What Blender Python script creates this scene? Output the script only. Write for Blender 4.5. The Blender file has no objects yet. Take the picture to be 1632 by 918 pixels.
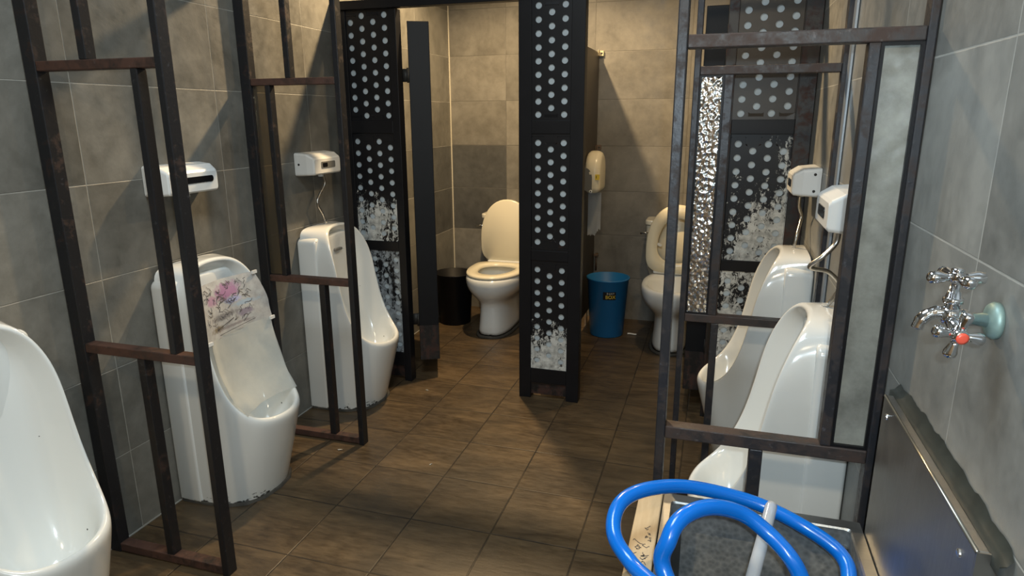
import bpy, bmesh, math, random
from mathutils import Vector, Matrix
random.seed(7)
C = bpy.context.scene.collection
sc = bpy.context.scene
PI = math.pi

# room dimensions (metres): camera stands at x=0, y=0
XL, XR, YB, YF, ZC = -1.84, 0.36, 4.49, -1.3, 2.62

# ------------------------------------------------------------------ materials
class NT:
    def __init__(s, name):
        s.m = bpy.data.materials.new(name); s.m.use_nodes = True
        s.t = s.m.node_tree; s.n = s.t.nodes; s.l = s.t.links
        s.b = s.n.get('Principled BSDF'); s.out = s.n.get('Material Output')
    def node(s, t, **k):
        n = s.n.new(t)
        for a, v in k.items(): setattr(n, a, v)
        return n
    def put(s, sock, v):
        if isinstance(v, bpy.types.NodeSocket): s.l.new(v, sock)
        else: sock.default_value = v
    def math(s, op, a, b=None, c=None, clamp=False):
        n = s.node('ShaderNodeMath', operation=op, use_clamp=clamp)
        s.put(n.inputs[0], a)
        if b is not None: s.put(n.inputs[1], b)
        if c is not None: s.put(n.inputs[2], c)
        return n.outputs[0]
    def mix(s, f, a, b):
        n = s.node('ShaderNodeMix', data_type='RGBA')
        s.put(n.inputs[0], f); s.put(n.inputs[6], a); s.put(n.inputs[7], b)
        return n.outputs[2]
    def ramp(s, f, p0, p1, v0=0.0, v1=1.0):
        n = s.node('ShaderNodeMapRange'); n.clamp = True
        s.put(n.inputs[0], f); n.inputs[1].default_value = p0; n.inputs[2].default_value = p1
        n.inputs[3].default_value = v0; n.inputs[4].default_value = v1
        return n.outputs[0]
    def obj(s): return s.node('ShaderNodeTexCoord').outputs['Object']
    def sep(s, v):
        n = s.node('ShaderNodeSeparateXYZ'); s.l.new(v, n.inputs[0]); return n.outputs
    def scale(s, v, sx, sy, sz):
        n = s.node('ShaderNodeMapping'); s.l.new(v, n.inputs[0]); n.inputs['Scale'].default_value = (sx, sy, sz)
        return n.outputs[0]
    def noise(s, v, sc_, det=4, rough=.6, dist=0.0):
        n = s.node('ShaderNodeTexNoise'); s.l.new(v, n.inputs['Vector'])
        n.inputs['Scale'].default_value = sc_; n.inputs['Detail'].default_value = det
        n.inputs['Roughness'].default_value = rough; n.inputs['Distortion'].default_value = dist
        return n.outputs[0]
    def bump(s, h, st=.2, dist=.01):
        n = s.node('ShaderNodeBump'); n.inputs['Strength'].default_value = st; n.inputs['Distance'].default_value = dist
        s.l.new(h, n.inputs['Height']); s.l.new(n.outputs[0], s.b.inputs['Normal'])
        return n.outputs[0]
    def set(s, **k):
        for a, v in k.items(): s.put(s.b.inputs[a.replace('_', ' ')], v)

def col(r, g, b): return (r, g, b, 1.0)

def simple(name, c, rough=.5, metal=0.0, spec=.5, coat=0.0, var=0.0, vs=12.0, alpha=1.0):
    t = NT(name)
    if var > 0:
        v = t.obj(); n = t.noise(v, vs, 5)
        cc = t.mix(n, tuple(x*(1-var) for x in c[:3])+(1,), tuple(min(1, x*(1+var)) for x in c[:3])+(1,))
        t.set(Base_Color=cc)
    else: t.set(Base_Color=c)
    t.set(Roughness=rough, Metallic=metal, Specular_IOR_Level=spec, Coat_Weight=coat, Alpha=alpha)
    return t.m

def tile_mat(name, ui, u0, pu, vi, v0, pv, c0, c1, grout, gw=.0022, rough=.42, streak=(1, 1, 1), gstr=.9, dark=None, bumpst=.25, tilevar=.25, worn=None):
    t = NT(name); v = t.obj(); s = t.sep(v)
    u = t.math('SUBTRACT', s[ui], u0); w = t.math('SUBTRACT', s[vi], v0)
    du = t.math('PINGPONG', u, pu/2); dv = t.math('PINGPONG', w, pv/2)
    wob = t.math('MULTIPLY', t.math('SUBTRACT', t.noise(v, 40, 3), .5), .0016)
    d = t.math('ADD', t.math('MINIMUM', du, dv), wob)
    g = t.ramp(d, gw*.45, gw, 1, 0)
    brk = t.ramp(t.noise(v, 5.5, 4), .32, .62)
    gm = t.math('MULTIPLY', g, t.math('MULTIPLY_ADD', brk, gstr*.6, gstr*.4))
    iu = t.math('FLOOR', t.math('DIVIDE', u, pu)); iv = t.math('FLOOR', t.math('DIVIDE', w, pv))
    cb = t.node('ShaderNodeCombineXYZ'); t.l.new(iu, cb.inputs[0]); t.l.new(iv, cb.inputs[1])
    wn = t.node('ShaderNodeTexWhiteNoise', noise_dimensions='2D'); t.l.new(cb.outputs[0], wn.inputs['Vector'])
    # offset the stone pattern tile by tile
    vo = t.node('ShaderNodeVectorMath', operation='MULTIPLY_ADD'); t.l.new(wn.outputs['Color'], vo.inputs[0])
    vo.inputs[1].default_value = (7, 7, 7); t.l.new(t.scale(v, *streak), vo.inputs[2])
    n1 = t.noise(vo.outputs[0], 3.2, 7, .62, .6); n2 = t.noise(vo.outputs[0], 17, 6, .65)
    f = t.math('ADD', t.math('MULTIPLY', n1, .65), t.math('MULTIPLY', n2, .35))
    f = t.ramp(f, .36, .64)
    base = t.mix(f, c0, c1)
    tv = t.math('MULTIPLY_ADD', wn.outputs['Value'], tilevar, 1-tilevar/2)
    mul = t.node('ShaderNodeMix', data_type='RGBA', blend_type='MULTIPLY'); mul.inputs[0].default_value = 1
    t.l.new(base, mul.inputs[6]); cv = t.node('ShaderNodeCombineColor')
    for i in range(3): t.l.new(tv, cv.inputs[i])
    t.l.new(cv.outputs[0], mul.inputs[7]); base = mul.outputs[2]
    if dark:      # a few tiles of a darker batch
        a0, a1, b0, b1, dc0, dc1 = dark
        m = t.math('MULTIPLY', t.math('MULTIPLY', t.math('GREATER_THAN', s[ui], a0), t.math('LESS_THAN', s[ui], a1)),
                   t.math('MULTIPLY', t.math('GREATER_THAN', s[vi], b0), t.math('LESS_THAN', s[vi], b1)))
        base = t.mix(m, base, t.mix(f, dc0, dc1))
    if worn:      # grimy traffic patches
        gn = t.ramp(t.noise(v, 1.7, 5, .6), .42, .64, 0, .7)
        base = t.mix(gn, base, worn)
    base = t.mix(gm, base, grout)
    t.set(Base_Color=base, Roughness=t.ramp(n2, .3, .7, rough-.08, rough+.12), Specular_IOR_Level=.45)
    hh = t.math('SUBTRACT', t.math('MULTIPLY', f, .5), t.math('MULTIPLY', g, .9))
    t.bump(hh, bumpst, .004)
    return t.m

G0, G1 = col(.100, .096, .082), col(.185, .178, .155)
M = {}
M['wall_l'] = tile_mat('slate wall tile left', 1, 1.553, .6, 2, -.004, .2985, G0, G1, col(.36, .35, .31), gstr=.8, bumpst=.5, dark=(3.95, 4.6, .592, 1.19, col(.06, .06, .056), col(.10, .10, .093)))
M['wall_r'] = tile_mat('slate wall tile right', 1, 1.062, .6, 2, -.007, .2985, col(.145, .146, .135), col(.262, .262, .242), col(.40, .40, .37), rough=.40)
M['wall_b'] = tile_mat('slate wall tile back', 0, -1.425, .61, 2, -.004, .2995, col(.115, .108, .092), col(.20, .19, .165), col(.085, .08, .068), gw=.0028, dark=(-1.84, -1.425, .595, 1.194, col(.05, .05, .047), col(.085, .085, .08)))
M['floor'] = tile_mat('brown floor tile', 0, -.959, .2995, 1, 1.567, .2985, col(.040, .025, .012), col(.135, .090, .046), col(.014, .011, .008), gw=.0036, rough=.40, streak=(1, 3.6, 1), gstr=1, bumpst=.35, tilevar=.18, worn=col(.035, .028, .02))
M['ceil'] = simple('ceiling paint', col(.32, .30, .27), .8)
M['unseen_wall'] = simple('unseen wall brown for reflection', col(.34, .22, .12), .5)  # unseen wall, coloured brown for the warm reflection in the right panel

def steel(name, base, rust, amt, rough=.42, metal=.25):
    t = NT(name); v = t.obj()
    n = t.ramp(t.noise(v, 16, 7, .7), .62-amt*.35, .72-amt*.25)
    n2 = t.noise(v, 70, 4)
    c = t.mix(n, base, rust); c = t.mix(t.math('MULTIPLY', t.ramp(n2, .62, .72), .5), c, tuple(min(1, x*3+.02) for x in base[:3])+(1,))
    t.set(Base_Color=c, Roughness=t.ramp(n, 0, 1, rough, .75), Metallic=metal)
    t.bump(n2, .25, .002)
    return t.m
M['post'] = steel('black steel tube', col(.014, .0145, .017), col(.040, .023, .018), .2)
M['bar'] = steel('rusted steel tube', col(.030, .021, .018), col(.085, .042, .030), .75, .5)
M['postg'] = steel('worn grey steel tube', col(.026, .027, .032), col(.045, .034, .031), .4, .38)
M['barg'] = steel('worn grey-brown steel tube', col(.038, .034, .034), col(.066, .044, .037), .55, .42)
M['black'] = simple('black enamel steel', col(.009, .009, .0105), .40, .0, .22, var=.4, vs=9)
M['rust_sheen'] = steel('rust-bitten black enamel with painted sheen', col(.014, .013, .013), col(.055, .024, .017), .42, .4, .1)  # real rust, except right panel posts, where brown stands in for warm reflection
M['door'] = simple('blue-black door laminate', col(.0055, .0062, .0078), .5, spec=.25, var=.25)
M['partition'] = simple('dark brown laminate', col(.036, .028, .02), .42, var=.2)
M['backing'] = simple('pale grey backing sheet', col(.46, .52, .55), .5, var=.18, vs=25)

def peel(name, stops, xg=0.0, x0=.12, white=col(.62, .62, .58)):
    """black enamel flaking off a white primer; stops = (height, amount) pairs in plate-local metres, amount 0 = half bare"""
    t = NT(name); v = t.obj(); s = t.sep(v)
    n = t.noise(t.scale(v, 1.1, 1, .75), 46, 9, .80, .6)
    n2 = t.noise(t.scale(v, 1.6, 1, .40), 9, 5, .65)
    m = t.math('ADD', t.math('MULTIPLY', t.math('SUBTRACT', n, .5), 4.6), t.math('MULTIPLY', t.math('SUBTRACT', n2, .5), 3.4))
    for (za, ga), (zb, gb) in zip(stops[:-1], stops[1:]):
        first = za == stops[0][0]
        m = t.math('ADD', m, t.ramp(s[2], za, zb, ga if first else 0.0, gb if first else gb-ga))
    if xg: m = t.math('ADD', m, t.math('MULTIPLY', t.math('SUBTRACT', s[0], x0), xg))
    m = t.ramp(m, -.01, .03)
    tone = t.noise(v, 30, 5)
    rustm = t.ramp(t.noise(v, 11, 6, .7), .60, .72)
    blk = t.mix(rustm, col(.009, .009, .0105), col(.03, .017, .013))
    wh = t.mix(t.ramp(tone, .42, .70), white, tuple(x*.42 for x in white[:3])+(1,))
    t.set(Base_Color=t.mix(m, blk, wh), Roughness=t.ramp(m, 0, 1, .38, .65), Specular_IOR_Level=.3)
    t.bump(m, .3, .002)
    return t.m
M['plate_clean'] = simple('black perforated plate', col(.009, .009, .0105), .4, spec=.25, var=.3)
M['plate_sheen'] = simple('brown-black plate with painted sheen', col(.038, .029, .021), .38, spec=.4, var=.3)  # brown in this colour stands in for a warm reflection on black enamel
M['plate_low'] = peel('peeling plate low', ((.0, .45), (.10, .30), (.26, -.55), (.42, -1.7)))
M['plate_mid'] = peel('peeling plate mid', ((.0, .10), (.14, .05), (.36, -1.2)), -1.5)
M['plate_wide'] = peel('peeling plate wide', ((.0, .30), (.22, -.15), (.56, -.9)), 3.0)
M['plate_most'] = peel('peeling plate most', ((.0, .25), (.3, .25), (.52, .15)), .6)
M['plate_grey'] = peel('peeling plate grey', ((.0, .40), (.35, .30), (.55, .05)), -1.0, white=col(.30, .33, .35))
M['plate_few'] = peel('chipped plate', ((.0, -1.05), (.1, -1.15), (.5, -1.2)))

def china(name, c, rough):
    """glazed china with black flaking grime close to the floor"""
    t = NT(name); v = t.obj(); s = t.sep(v)
    m = t.math('ADD', t.math('MULTIPLY', t.math('SUBTRACT', t.noise(t.scale(v, 1, 1, 2.2), 24, 7, .7), .5), 3), t.ramp(s[2], .0, .075, .10, -1.2))
    m = t.ramp(m, 0, .04)
    sp = t.ramp(t.noise(v, 55, 2, .4), .80, .815)
    m = t.math('MAXIMUM', m, sp)
    t.set(Base_Color=t.mix(m, c, col(.04, .038, .033)), Roughness=t.ramp(m, 0, 1, rough, .6), Coat_Weight=.35)
    return t.m
M['china'] = china('white vitreous china', col(.74, .75, .72), .13)
M['china_cream'] = simple('cream vitreous china', col(.70, .66, .54), .16, 0, .5, .3)
M['seatp'] = simple('cream seat plastic', col(.72, .66, .50), .25)
M['plast'] = simple('white sensor plastic', col(.72, .73, .71), .32)
M['plastc'] = simple('cream dispenser plastic', col(.72, .66, .50), .3)
M['darkwin'] = simple('dark sensor window', col(.008, .008, .009), .12)
M['smoke'] = simple('smoked grey window', col(.16, .16, .15), .25)
M['chrome'] = simple('chrome', col(.78, .80, .83), .07, 1)
M['braid'] = simple('braided steel hose', col(.52, .50, .46), .3, 1, var=.3, vs=160)
M['gap'] = simple('dark gap', col(.02, .019, .017), .6)
M['grime'] = simple('grimy sealant', col(.05, .045, .036), .75, var=.7, vs=30)
M['sealant'] = simple('mouldy silicone sealant', col(.030, .034, .030), .35, var=.5, vs=30)
M['corroded'] = simple('verdigris flange', col(.26, .38, .36), .5, .4, var=.3, vs=60)
M['redcap'] = simple('red tap button', col(.75, .10, .06), .3)
M['bluehose'] = simple('blue hose vinyl', col(.0015, .150, .62), .22, 0, .5, .25)
M['binblue'] = simple('blue bin plastic', col(.014, .15, .36), .38)
M['binblack'] = simple('black bin plastic', col(.004, .004, .005), .45, spec=.2)
M['lblack'] = simple('black label', col(.01, .01, .012), .4)
M['lyellow'] = simple('yellow print', col(.75, .55, .05), .5)
M['lwhite'] = simple('white print', col(.7, .7, .66), .5)
M['paper'] = simple('toilet paper', col(.58, .61, .64), .85)
M['scrap'] = simple('paper scrap', col(.6, .59, .54), .85)
M['ink'] = simple('ink', col(.045, .04, .045), .7)
M['pink'] = simple('pink ink wash', col(.46, .22, .38), .6)
M['lilac'] = simple('lilac ink wash', col(.40, .40, .62), .6)
M['bluewash'] = simple('blue-grey ink wash', col(.36, .44, .50), .6)
M['greywash'] = simple('grey ink wash', col(.33, .31, .29), .6)
M['brass'] = simple('dull cream bracket', col(.55, .47, .30), .45)
M['stainedge'] = simple('steel rolled edge', col(.46, .44, .39), .3, 1)
M['screw'] = simple('bright screw head', col(.75, .77, .78), .25, 1)
M['strip'] = simple('pale glazing strip', col(.42, .47, .52), .28, .6)
M['valve'] = simple('brown valve metal', col(.16, .11, .075), .5, .6)

def brushed(name, c, rough, sx, sy, sz):
    t = NT(name); v = t.obj()
    n = t.noise(t.scale(v, sx, sy, sz), 18, 5, .6); n2 = t.noise(v, 9, 5)
    t.set(Base_Color=t.mix(n, tuple(x*.75 for x in c[:3])+(1,), c), Metallic=1.0, Roughness=t.ramp(n2, .3, .7, rough-.07, rough+.1))
    t.bump(n, .05, .002)
    return t.m
M['inox'] = brushed('brushed stainless', col(.40, .40, .385), .40, 1, 14, 1)
t = NT('speckled galvanised basin'); v = t.obj()
vo = t.node('ShaderNodeTexVoronoi'); t.l.new(v, vo.inputs['Vector']); vo.inputs['Scale'].default_value = 90
nn = t.noise(v, 34, 6, .7)
t.set(Base_Color=t.mix(t.ramp(t.math('ADD', t.math('MULTIPLY', vo.outputs['Distance'], .5), t.math('MULTIPLY', nn, .7)), .35, .95), col(.34, .37, .39), col(.66, .70, .72)), Metallic=.55, Roughness=.42)
t.bump(nn, .12, .003); M['basin'] = t.m
t = NT('pale wood plank'); v = t.obj()
nn = t.noise(t.scale(v, 9, 1, 9), 14, 6, .6)
t.set(Base_Color=t.mix(nn, col(.40, .28, .15), col(.58, .45, .28)), Roughness=.6); M['plank'] = t.m

def glass(name, tint, gloss_rough, diff, diffw, bsc, bst, fac=.22, dirt=None):
    t = NT(name); v = t.obj()
    tr = t.node('ShaderNodeBsdfTransparent'); tr.inputs[0].default_value = tint
    gl = t.node('ShaderNodeBsdfGlossy'); gl.inputs['Roughness'].default_value = gloss_rough; gl.inputs[0].default_value = (1, 1, 1, 1)
    df = t.node('ShaderNodeBsdfDiffuse')
    if dirt:
        n = t.ramp(t.noise(v, 9, 7, .7), .3, .72); df.inputs[0].default_value = diff
        t.l.new(t.mix(n, diff, dirt), df.inputs[0])
    else: df.inputs[0].default_value = diff
    vn = t.node('ShaderNodeTexVoronoi', feature='SMOOTH_F1'); vn.inputs['Scale'].default_value = bsc; t.l.new(v, vn.inputs['Vector'])
    bp = t.node('ShaderNodeBump'); bp.inputs['Strength'].default_value = bst; bp.inputs['Distance'].default_value = .01
    t.l.new(vn.outputs['Distance'], bp.inputs['Height']); t.l.new(bp.outputs[0], gl.inputs['Normal'])
    m1 = t.node('ShaderNodeMixShader'); m1.inputs[0].default_value = diffw; t.l.new(tr.outputs[0], m1.inputs[1]); t.l.new(df.outputs[0], m1.inputs[2])
    m2 = t.node('ShaderNodeMixShader'); m2.inputs[0].default_value = fac; t.l.new(m1.outputs[0], m2.inputs[1]); t.l.new(gl.outputs[0], m2.inputs[2])
    t.l.new(m2.outputs[0], t.out.inputs[0]); t.n.remove(t.b)
    return t.m
M['glass_tex'] = glass('pebbled glass', (.62, .66, .66, 1), .10, (.12, .14, .15, 1), .25, 75, .42, .55)
M['glass_frost'] = glass('frosted dirty glass', (.5, .5, .48, 1), .3, (.38, .395, .36, 1), .88, 30, .3, .05, (.14, .145, .13, 1))
M['glass_dirty'] = glass('dirty clear glass', (.62, .56, .45, 1), .1, (.10, .085, .06, 1), .3, 20, .1, .05)
M['film_clear'] = glass('clear plastic film', (.93, .95, .93, 1), .10, (.50, .52, .50, 1), .62, 14, .35, .06, (.60, .61, .58, 1))
def film_print():
    t = NT('printed plastic film'); v = t.obj(); q = t.sep(v)
    base = t.mix(t.ramp(t.noise(v, 26, 6, .7), .35, .68), col(.52, .52, .50), col(.36, .35, .34))
    def spotmask(y, z, ry, rz, sc_):
        a = t.math('DIVIDE', t.math('SUBTRACT', q[1], y), ry); b = t.math('DIVIDE', t.math('SUBTRACT', q[2], z), rz)
        d = t.math('SQRT', t.math('ADD', t.math('MULTIPLY', a, a), t.math('MULTIPLY', b, b)))
        return t.ramp(t.math('ADD', d, t.math('MULTIPLY_ADD', t.noise(v, sc_, 5, .7), 1.8, -.9)), .55, 1.05, .85, 0)
    for y, z, ry, rz, c, sc_ in ((.015, .770, .070, .032, col(.40, .17, .33), 45), (-.075, .752, .040, .020, col(.42, .24, .36), 50), (.03, .735, .045, .014, col(.40, .42, .66), 50),
                           (.075, .715, .075, .010, col(.34, .44, .54), 40), (-.04, .690, .09, .014, col(.20, .19, .19), 60), (-.09, .655, .045, .012, col(.17, .13, .07), 60), (.07, .680, .04, .016, col(.25, .20, .26), 60), (.0, .648, .11, .006, col(.27, .24, .24), 40)):
        base = t.mix(spotmask(y, z, ry, rz, sc_), base, c)
    tr = t.node('ShaderNodeBsdfTransparent'); gl = t.node('ShaderNodeBsdfGlossy'); gl.inputs['Roughness'].default_value = .2
    df = t.node('ShaderNodeBsdfDiffuse'); t.l.new(base, df.inputs[0])
    m1 = t.node('ShaderNodeMixShader'); m1.inputs[0].default_value = .85; t.l.new(tr.outputs[0], m1.inputs[1]); t.l.new(df.outputs[0], m1.inputs[2])
    m2 = t.node('ShaderNodeMixShader'); m2.inputs[0].default_value = .05; t.l.new(m1.outputs[0], m2.inputs[1]); t.l.new(gl.outputs[0], m2.inputs[2])
    t.l.new(m2.outputs[0], t.out.inputs[0]); t.n.remove(t.b); return t.m
M['film_print'] = film_print()
M['tube'] = glass('milky plastic tube', (.8, .84, .88, 1), .15, (.6, .63, .66, 1), .6, 10, .05, .06)

# ------------------------------------------------------------------ mesh helpers
def link(name, bm, mat, parent=None, loc=None, smooth=False, bevel=0.0, sub=0, label=None, segs=2):
    me = bpy.data.meshes.new(name)
    bmesh.ops.recalc_face_normals(bm, faces=bm.faces[:])
    bm.to_mesh(me); bm.free()
    o = bpy.data.objects.new(name, me); C.objects.link(o)
    me.materials.append(mat)
    if smooth:
        for p in me.polygons: p.use_smooth = True
    if bevel:
        b = o.modifiers.new('bevel', 'BEVEL'); b.width = bevel; b.segments = segs; b.limit_method = 'ANGLE'; b.angle_limit = math.radians(40)
        b.harden_normals = False
    if sub:
        sm = o.modifiers.new('sub', 'SUBSURF'); sm.levels = sub; sm.render_levels = sub
    if parent: o.parent = parent
    if loc: o.location = loc
    if label: o['label'] = label
    return o

def tag(o, label, cat, group=None):
    o['label'] = label; o['category'] = cat
    if group: o['group'] = group
    return o
def thing(name, label, cat, loc=(0, 0, 0), rz=0.0, group=None):
    o = bpy.data.objects.new(name, None); C.objects.link(o); o.empty_display_size = .1
    o.location = loc; o.rotation_euler = (0, 0, rz)
    return tag(o, label, cat, group)
def struct(name, bm, mat):
    o = link(name, bm, mat); o['kind'] = 'structure'; return o

def box(bm, x0, x1, y0, y1, z0, z1):
    vs = [bm.verts.new((x, y, z)) for x in (x0, x1) for y in (y0, y1) for z in (z0, z1)]
    for f in ((0, 1, 3, 2), (4, 6, 7, 5), (0, 4, 5, 1), (2, 3, 7, 6), (0, 2, 6, 4), (1, 5, 7, 3)):
        bm.faces.new([vs[i] for i in f])
    return vs
def B(*a):
    bm = bmesh.new(); box(bm, *a); return bm
def prism(pts, axis, a0, a1):
    """extrude a 2D outline along an axis; pts are the other two coordinates in xyz order"""
    bm = bmesh.new(); rings = []
    for a in (a0, a1):
        r = []
        for p, q in pts:
            co = [p, q]; co.insert(axis, a); r.append(bm.verts.new(co))
        rings.append(r)
    n = len(pts)
    bm.faces.new(rings[0]); bm.faces.new(rings[1][::-1])
    for i in range(n): bm.faces.new((rings[0][i], rings[0][(i+1) % n], rings[1][(i+1) % n], rings[1][i]))
    return bm
def loft(rings, cap0=True, cap1=True, closed=True, bm=None):
    bm = bm or bmesh.new(); R = [[bm.verts.new(p) for p in r] for r in rings]; n = len(rings[0])
    for a, b in zip(R[:-1], R[1:]):
        for i in range(n if closed else n-1): bm.faces.new((a[i], a[(i+1) % n], b[(i+1) % n], b[i]))
    if cap0: bm.faces.new(R[0][::-1])
    if cap1: bm.faces.new(R[-1])
    return bm
def lathe(prof, n=28, bm=None, cap0=True, cap1=True):
    return loft([[(r*math.cos(2*PI*k/n), r*math.sin(2*PI*k/n), z) for k in range(n)] for r, z in prof], cap0, cap1, True, bm)
def cr(pts, n=8):
    """Catmull-Rom resampling"""
    P = [Vector(p) for p in pts]; P = [P[0]*2-P[1]]+P+[P[-1]*2-P[-2]]; out = []
    for i in range(1, len(P)-2):
        for k in range(n):
            t = k/n; a, b, c, d = P[i-1], P[i], P[i+1], P[i+2]
            out.append(.5*((2*b)+(c-a)*t+(2*a-5*b+4*c-d)*t*t+(3*b-a-3*c+d)*t**3))
    out.append(P[-2]); return out
def tube(pts, r, n=12, bm=None, flat=None):
    P = [Vector(p) for p in pts]; rings = []; up = None
    for i, p in enumerate(P):
        tg = (P[min(i+1, len(P)-1)]-P[max(i-1, 0)]).normalized()
        if up is None:
            up = Vector((0, 0, 1)) if abs(tg.z) < .9 else Vector((1, 0, 0))
        s = tg.cross(up).normalized(); up = s.cross(tg).normalized()
        rr = r[i] if isinstance(r, (list, tuple)) else r
        rings.append([tuple(p+s*rr*math.cos(2*PI*k/n)+up*rr*math.sin(2*PI*k/n)) for k in range(n)])
    return loft(rings, True, True, True, bm)
def xform(bm, mtx): bmesh.ops.transform(bm, matrix=mtx, verts=bm.verts[:]); return bm
def rect_round(x0, x1, y0, y1, r, n=5):
    o = []
    for cx, cy, a in ((x1-r, y1-r, 0), (x0+r, y1-r, 90), (x0+r, y0+r, 180), (x1-r, y0+r, 270)):
        for k in range(n+1):
            t = math.radians(a+90*k/n); o.append((cx+r*math.cos(t), cy+r*math.sin(t)))
    return o

# ------------------------------------------------------------------ room shell
struct('floor', B(XL-.1, XR+.1, YF-.1, YB+.1, -.1, 0), M['floor'])
struct('wall_left', B(XL-.1, XL, YF, YB, 0, ZC), M['wall_l'])
struct('wall_right', B(XR, XR+.1, YF, YB, 0, ZC), M['wall_r'])
struct('wall_back', B(XL-.1, XR+.1, YB, YB+.1, 0, ZC), M['wall_b'])
struct('unseen_wall_front', B(XL-.1, XR+.1, YF-.1, YF, 0, ZC), M['unseen_wall'])
struct('ceiling', B(XL-.1, XR+.1, YF-.1, YB+.1, ZC, ZC+.1), M['ceil'])
bm = bmesh.new(); box(bm, XL+.0002, XL+.006, YF, YB-.002, 0.0005, .0035); struct('trim_1', bm, simple('pale corner grout', col(.3, .29, .26), .7, var=.6, vs=14))
bm = bmesh.new(); box(bm, XL+.0005, XL+.007, YB-.006, YB-.0005, .004, ZC-.01); struct('trim_2', bm, simple('corner grout', col(.50, .46, .36), .7))

# ------------------------------------------------------------------ perforated cubicle fronts
HOLE_R, DX, DZ = .0146, .0605, .0580
def perforated(W, H, cols, x_first, tops, counts):
    """front-facing plate (local x 0..W, z 0..H, front y=0, 2.5 mm thick) with round holes in staggered columns"""
    bm = bmesh.new(); nseg = 16
    def quad(x0, x1, z0, z1):
        if x1-x0 > 1e-5 and z1-z0 > 1e-5:
            bm.faces.new([bm.verts.new(p) for p in ((x0, 0, z0), (x1, 0, z0), (x1, 0, z1), (x0, 0, z1))])
    edges = [x_first-DX/2]+[x_first+DX*(i+.5) for i in range(cols)]
    quad(0, edges[0], 0, H); quad(edges[-1], W, 0, H)
    for c in range(cols):
        x0, x1 = edges[c], edges[c+1]; cx = (x0+x1)/2; zt = tops[c]; n = counts[c]
        quad(x0, x1, zt+DZ/2, H); quad(x0, x1, 0, zt-DZ*(n-.5))
        for k in range(n):
            cz = zt-DZ*k; hole = []; rim = []
            for j in range(nseg):
                a = 2*PI*j/nseg+PI/nseg; ca, sa = math.cos(a), math.sin(a)
                hole.append(bm.verts.new((cx+HOLE_R*ca, 0, cz+HOLE_R*sa)))
                q = min((DX/2)/max(abs(ca), 1e-6), (DZ/2)/max(abs(sa), 1e-6))
                rim.append(bm.verts.new((cx+q*ca, 0, cz+q*sa)))
            crn = {}
            for sx in (1, -1):
                for sz in (1, -1): crn[(sx, sz)] = bm.verts.new((cx+sx*DX/2, 0, cz+sz*DZ/2))
            for j in range(nseg):
                j2 = (j+1) % nseg
                a, b = rim[j].co, rim[j2].co
                fl = [hole[j], rim[j]]
                onx_a = abs(abs(a.x-cx)-DX/2) < 1e-6; onx_b = abs(abs(b.x-cx)-DX/2) < 1e-6
                if onx_a != onx_b:
                    fl.append(crn[(1 if (a.x+b.x)/2 > cx else -1, 1 if (a.z+b.z)/2 > cz else -1)])
                fl += [rim[j2], hole[j2]]
                bm.faces.new(fl)
    bmesh.ops.remove_doubles(bm, verts=bm.verts[:], dist=1e-5)
    bmesh.ops.solidify(bm, geom=bm.faces[:], thickness=.0025)
    zs = [v.co.y for v in bm.verts]
    return bm

SEC = [(.160, .715), (.765, 1.310), (1.370, 1.885)]
def cubicle_front(label, x0, x1, p0, p1, cols, tops_hi_first, mats, yf=3.0, th=.055, pm='black'):
    t = thing('perforated_panel', label, 'panel', (x0, yf, 0))
    W = x1-x0; a, b = p0-x0, p1-x0
    link('frame_post', B(0, a, 0, th, 0, 1.885), M[pm], t, bevel=.002)
    link('frame_post', B(b, W, 0, th, 0, 1.885), M[pm], t, bevel=.002)
    for z0, z1 in ((.085, .160), (.715, .765), (1.310, 1.370)):
        link('frame_rail', B(a, b, .001, th-.001, z0, z1), M['black'], t, bevel=.002)
    link('kick_plate', B(a, b, .012, .016, .02, .085), M['rust_sheen'], t)
    pw = b-a
    for s, (z0, z1) in enumerate(SEC):
        H = z1-z0; first = (pw-DX*(cols-1))/2
        tops, cnt = [], []
        for c in range(cols):
            hi = (c % 2 == 0) == tops_hi_first[s]
            n = 9 if hi else 8
            span = DZ*8; m = (H-span)/2
            tops.append(H-m if hi else H-m-DZ/2); cnt.append(n)
        pl = link('perforated_plate', perforated(pw, H, cols, first, tops, cnt), mats[s], t, (a, .009, z0))
        link('backing_sheet', B(a, b, .016, .020, z0, z1), M['backing'], t)
    return t
cubicle_front('black perforated cubicle panel against the left wall behind the far left urinal', -1.838, -1.505, -1.775, -1.545, 4, (False, True, False), (M['plate_grey'], M['plate_mid'], M['plate_clean']), 3.02)
cubicle_front('narrow black perforated pillar standing between the two toilet cubicles', -.892, -.588, -.832, -.650, 3, (True, True, True), (M['plate_low'], M['plate_few'], M['plate_clean']), 3.0)
cubicle_front('peeling black perforated cubicle panel against the right wall behind the far right urinal', .0, .358, .042, .292, 4, (True, True, True), (M['plate_most'], M['plate_wide'], M['plate_sheen']), 3.02, pm='rust_sheen')
tag(link('header_rail', B(XL+.001, XR-.001, 3.0, 3.05, 1.8855, 1.925), M['black'], bevel=.002), 'black steel rail across the tops of the perforated cubicle panels', 'rail')

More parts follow.
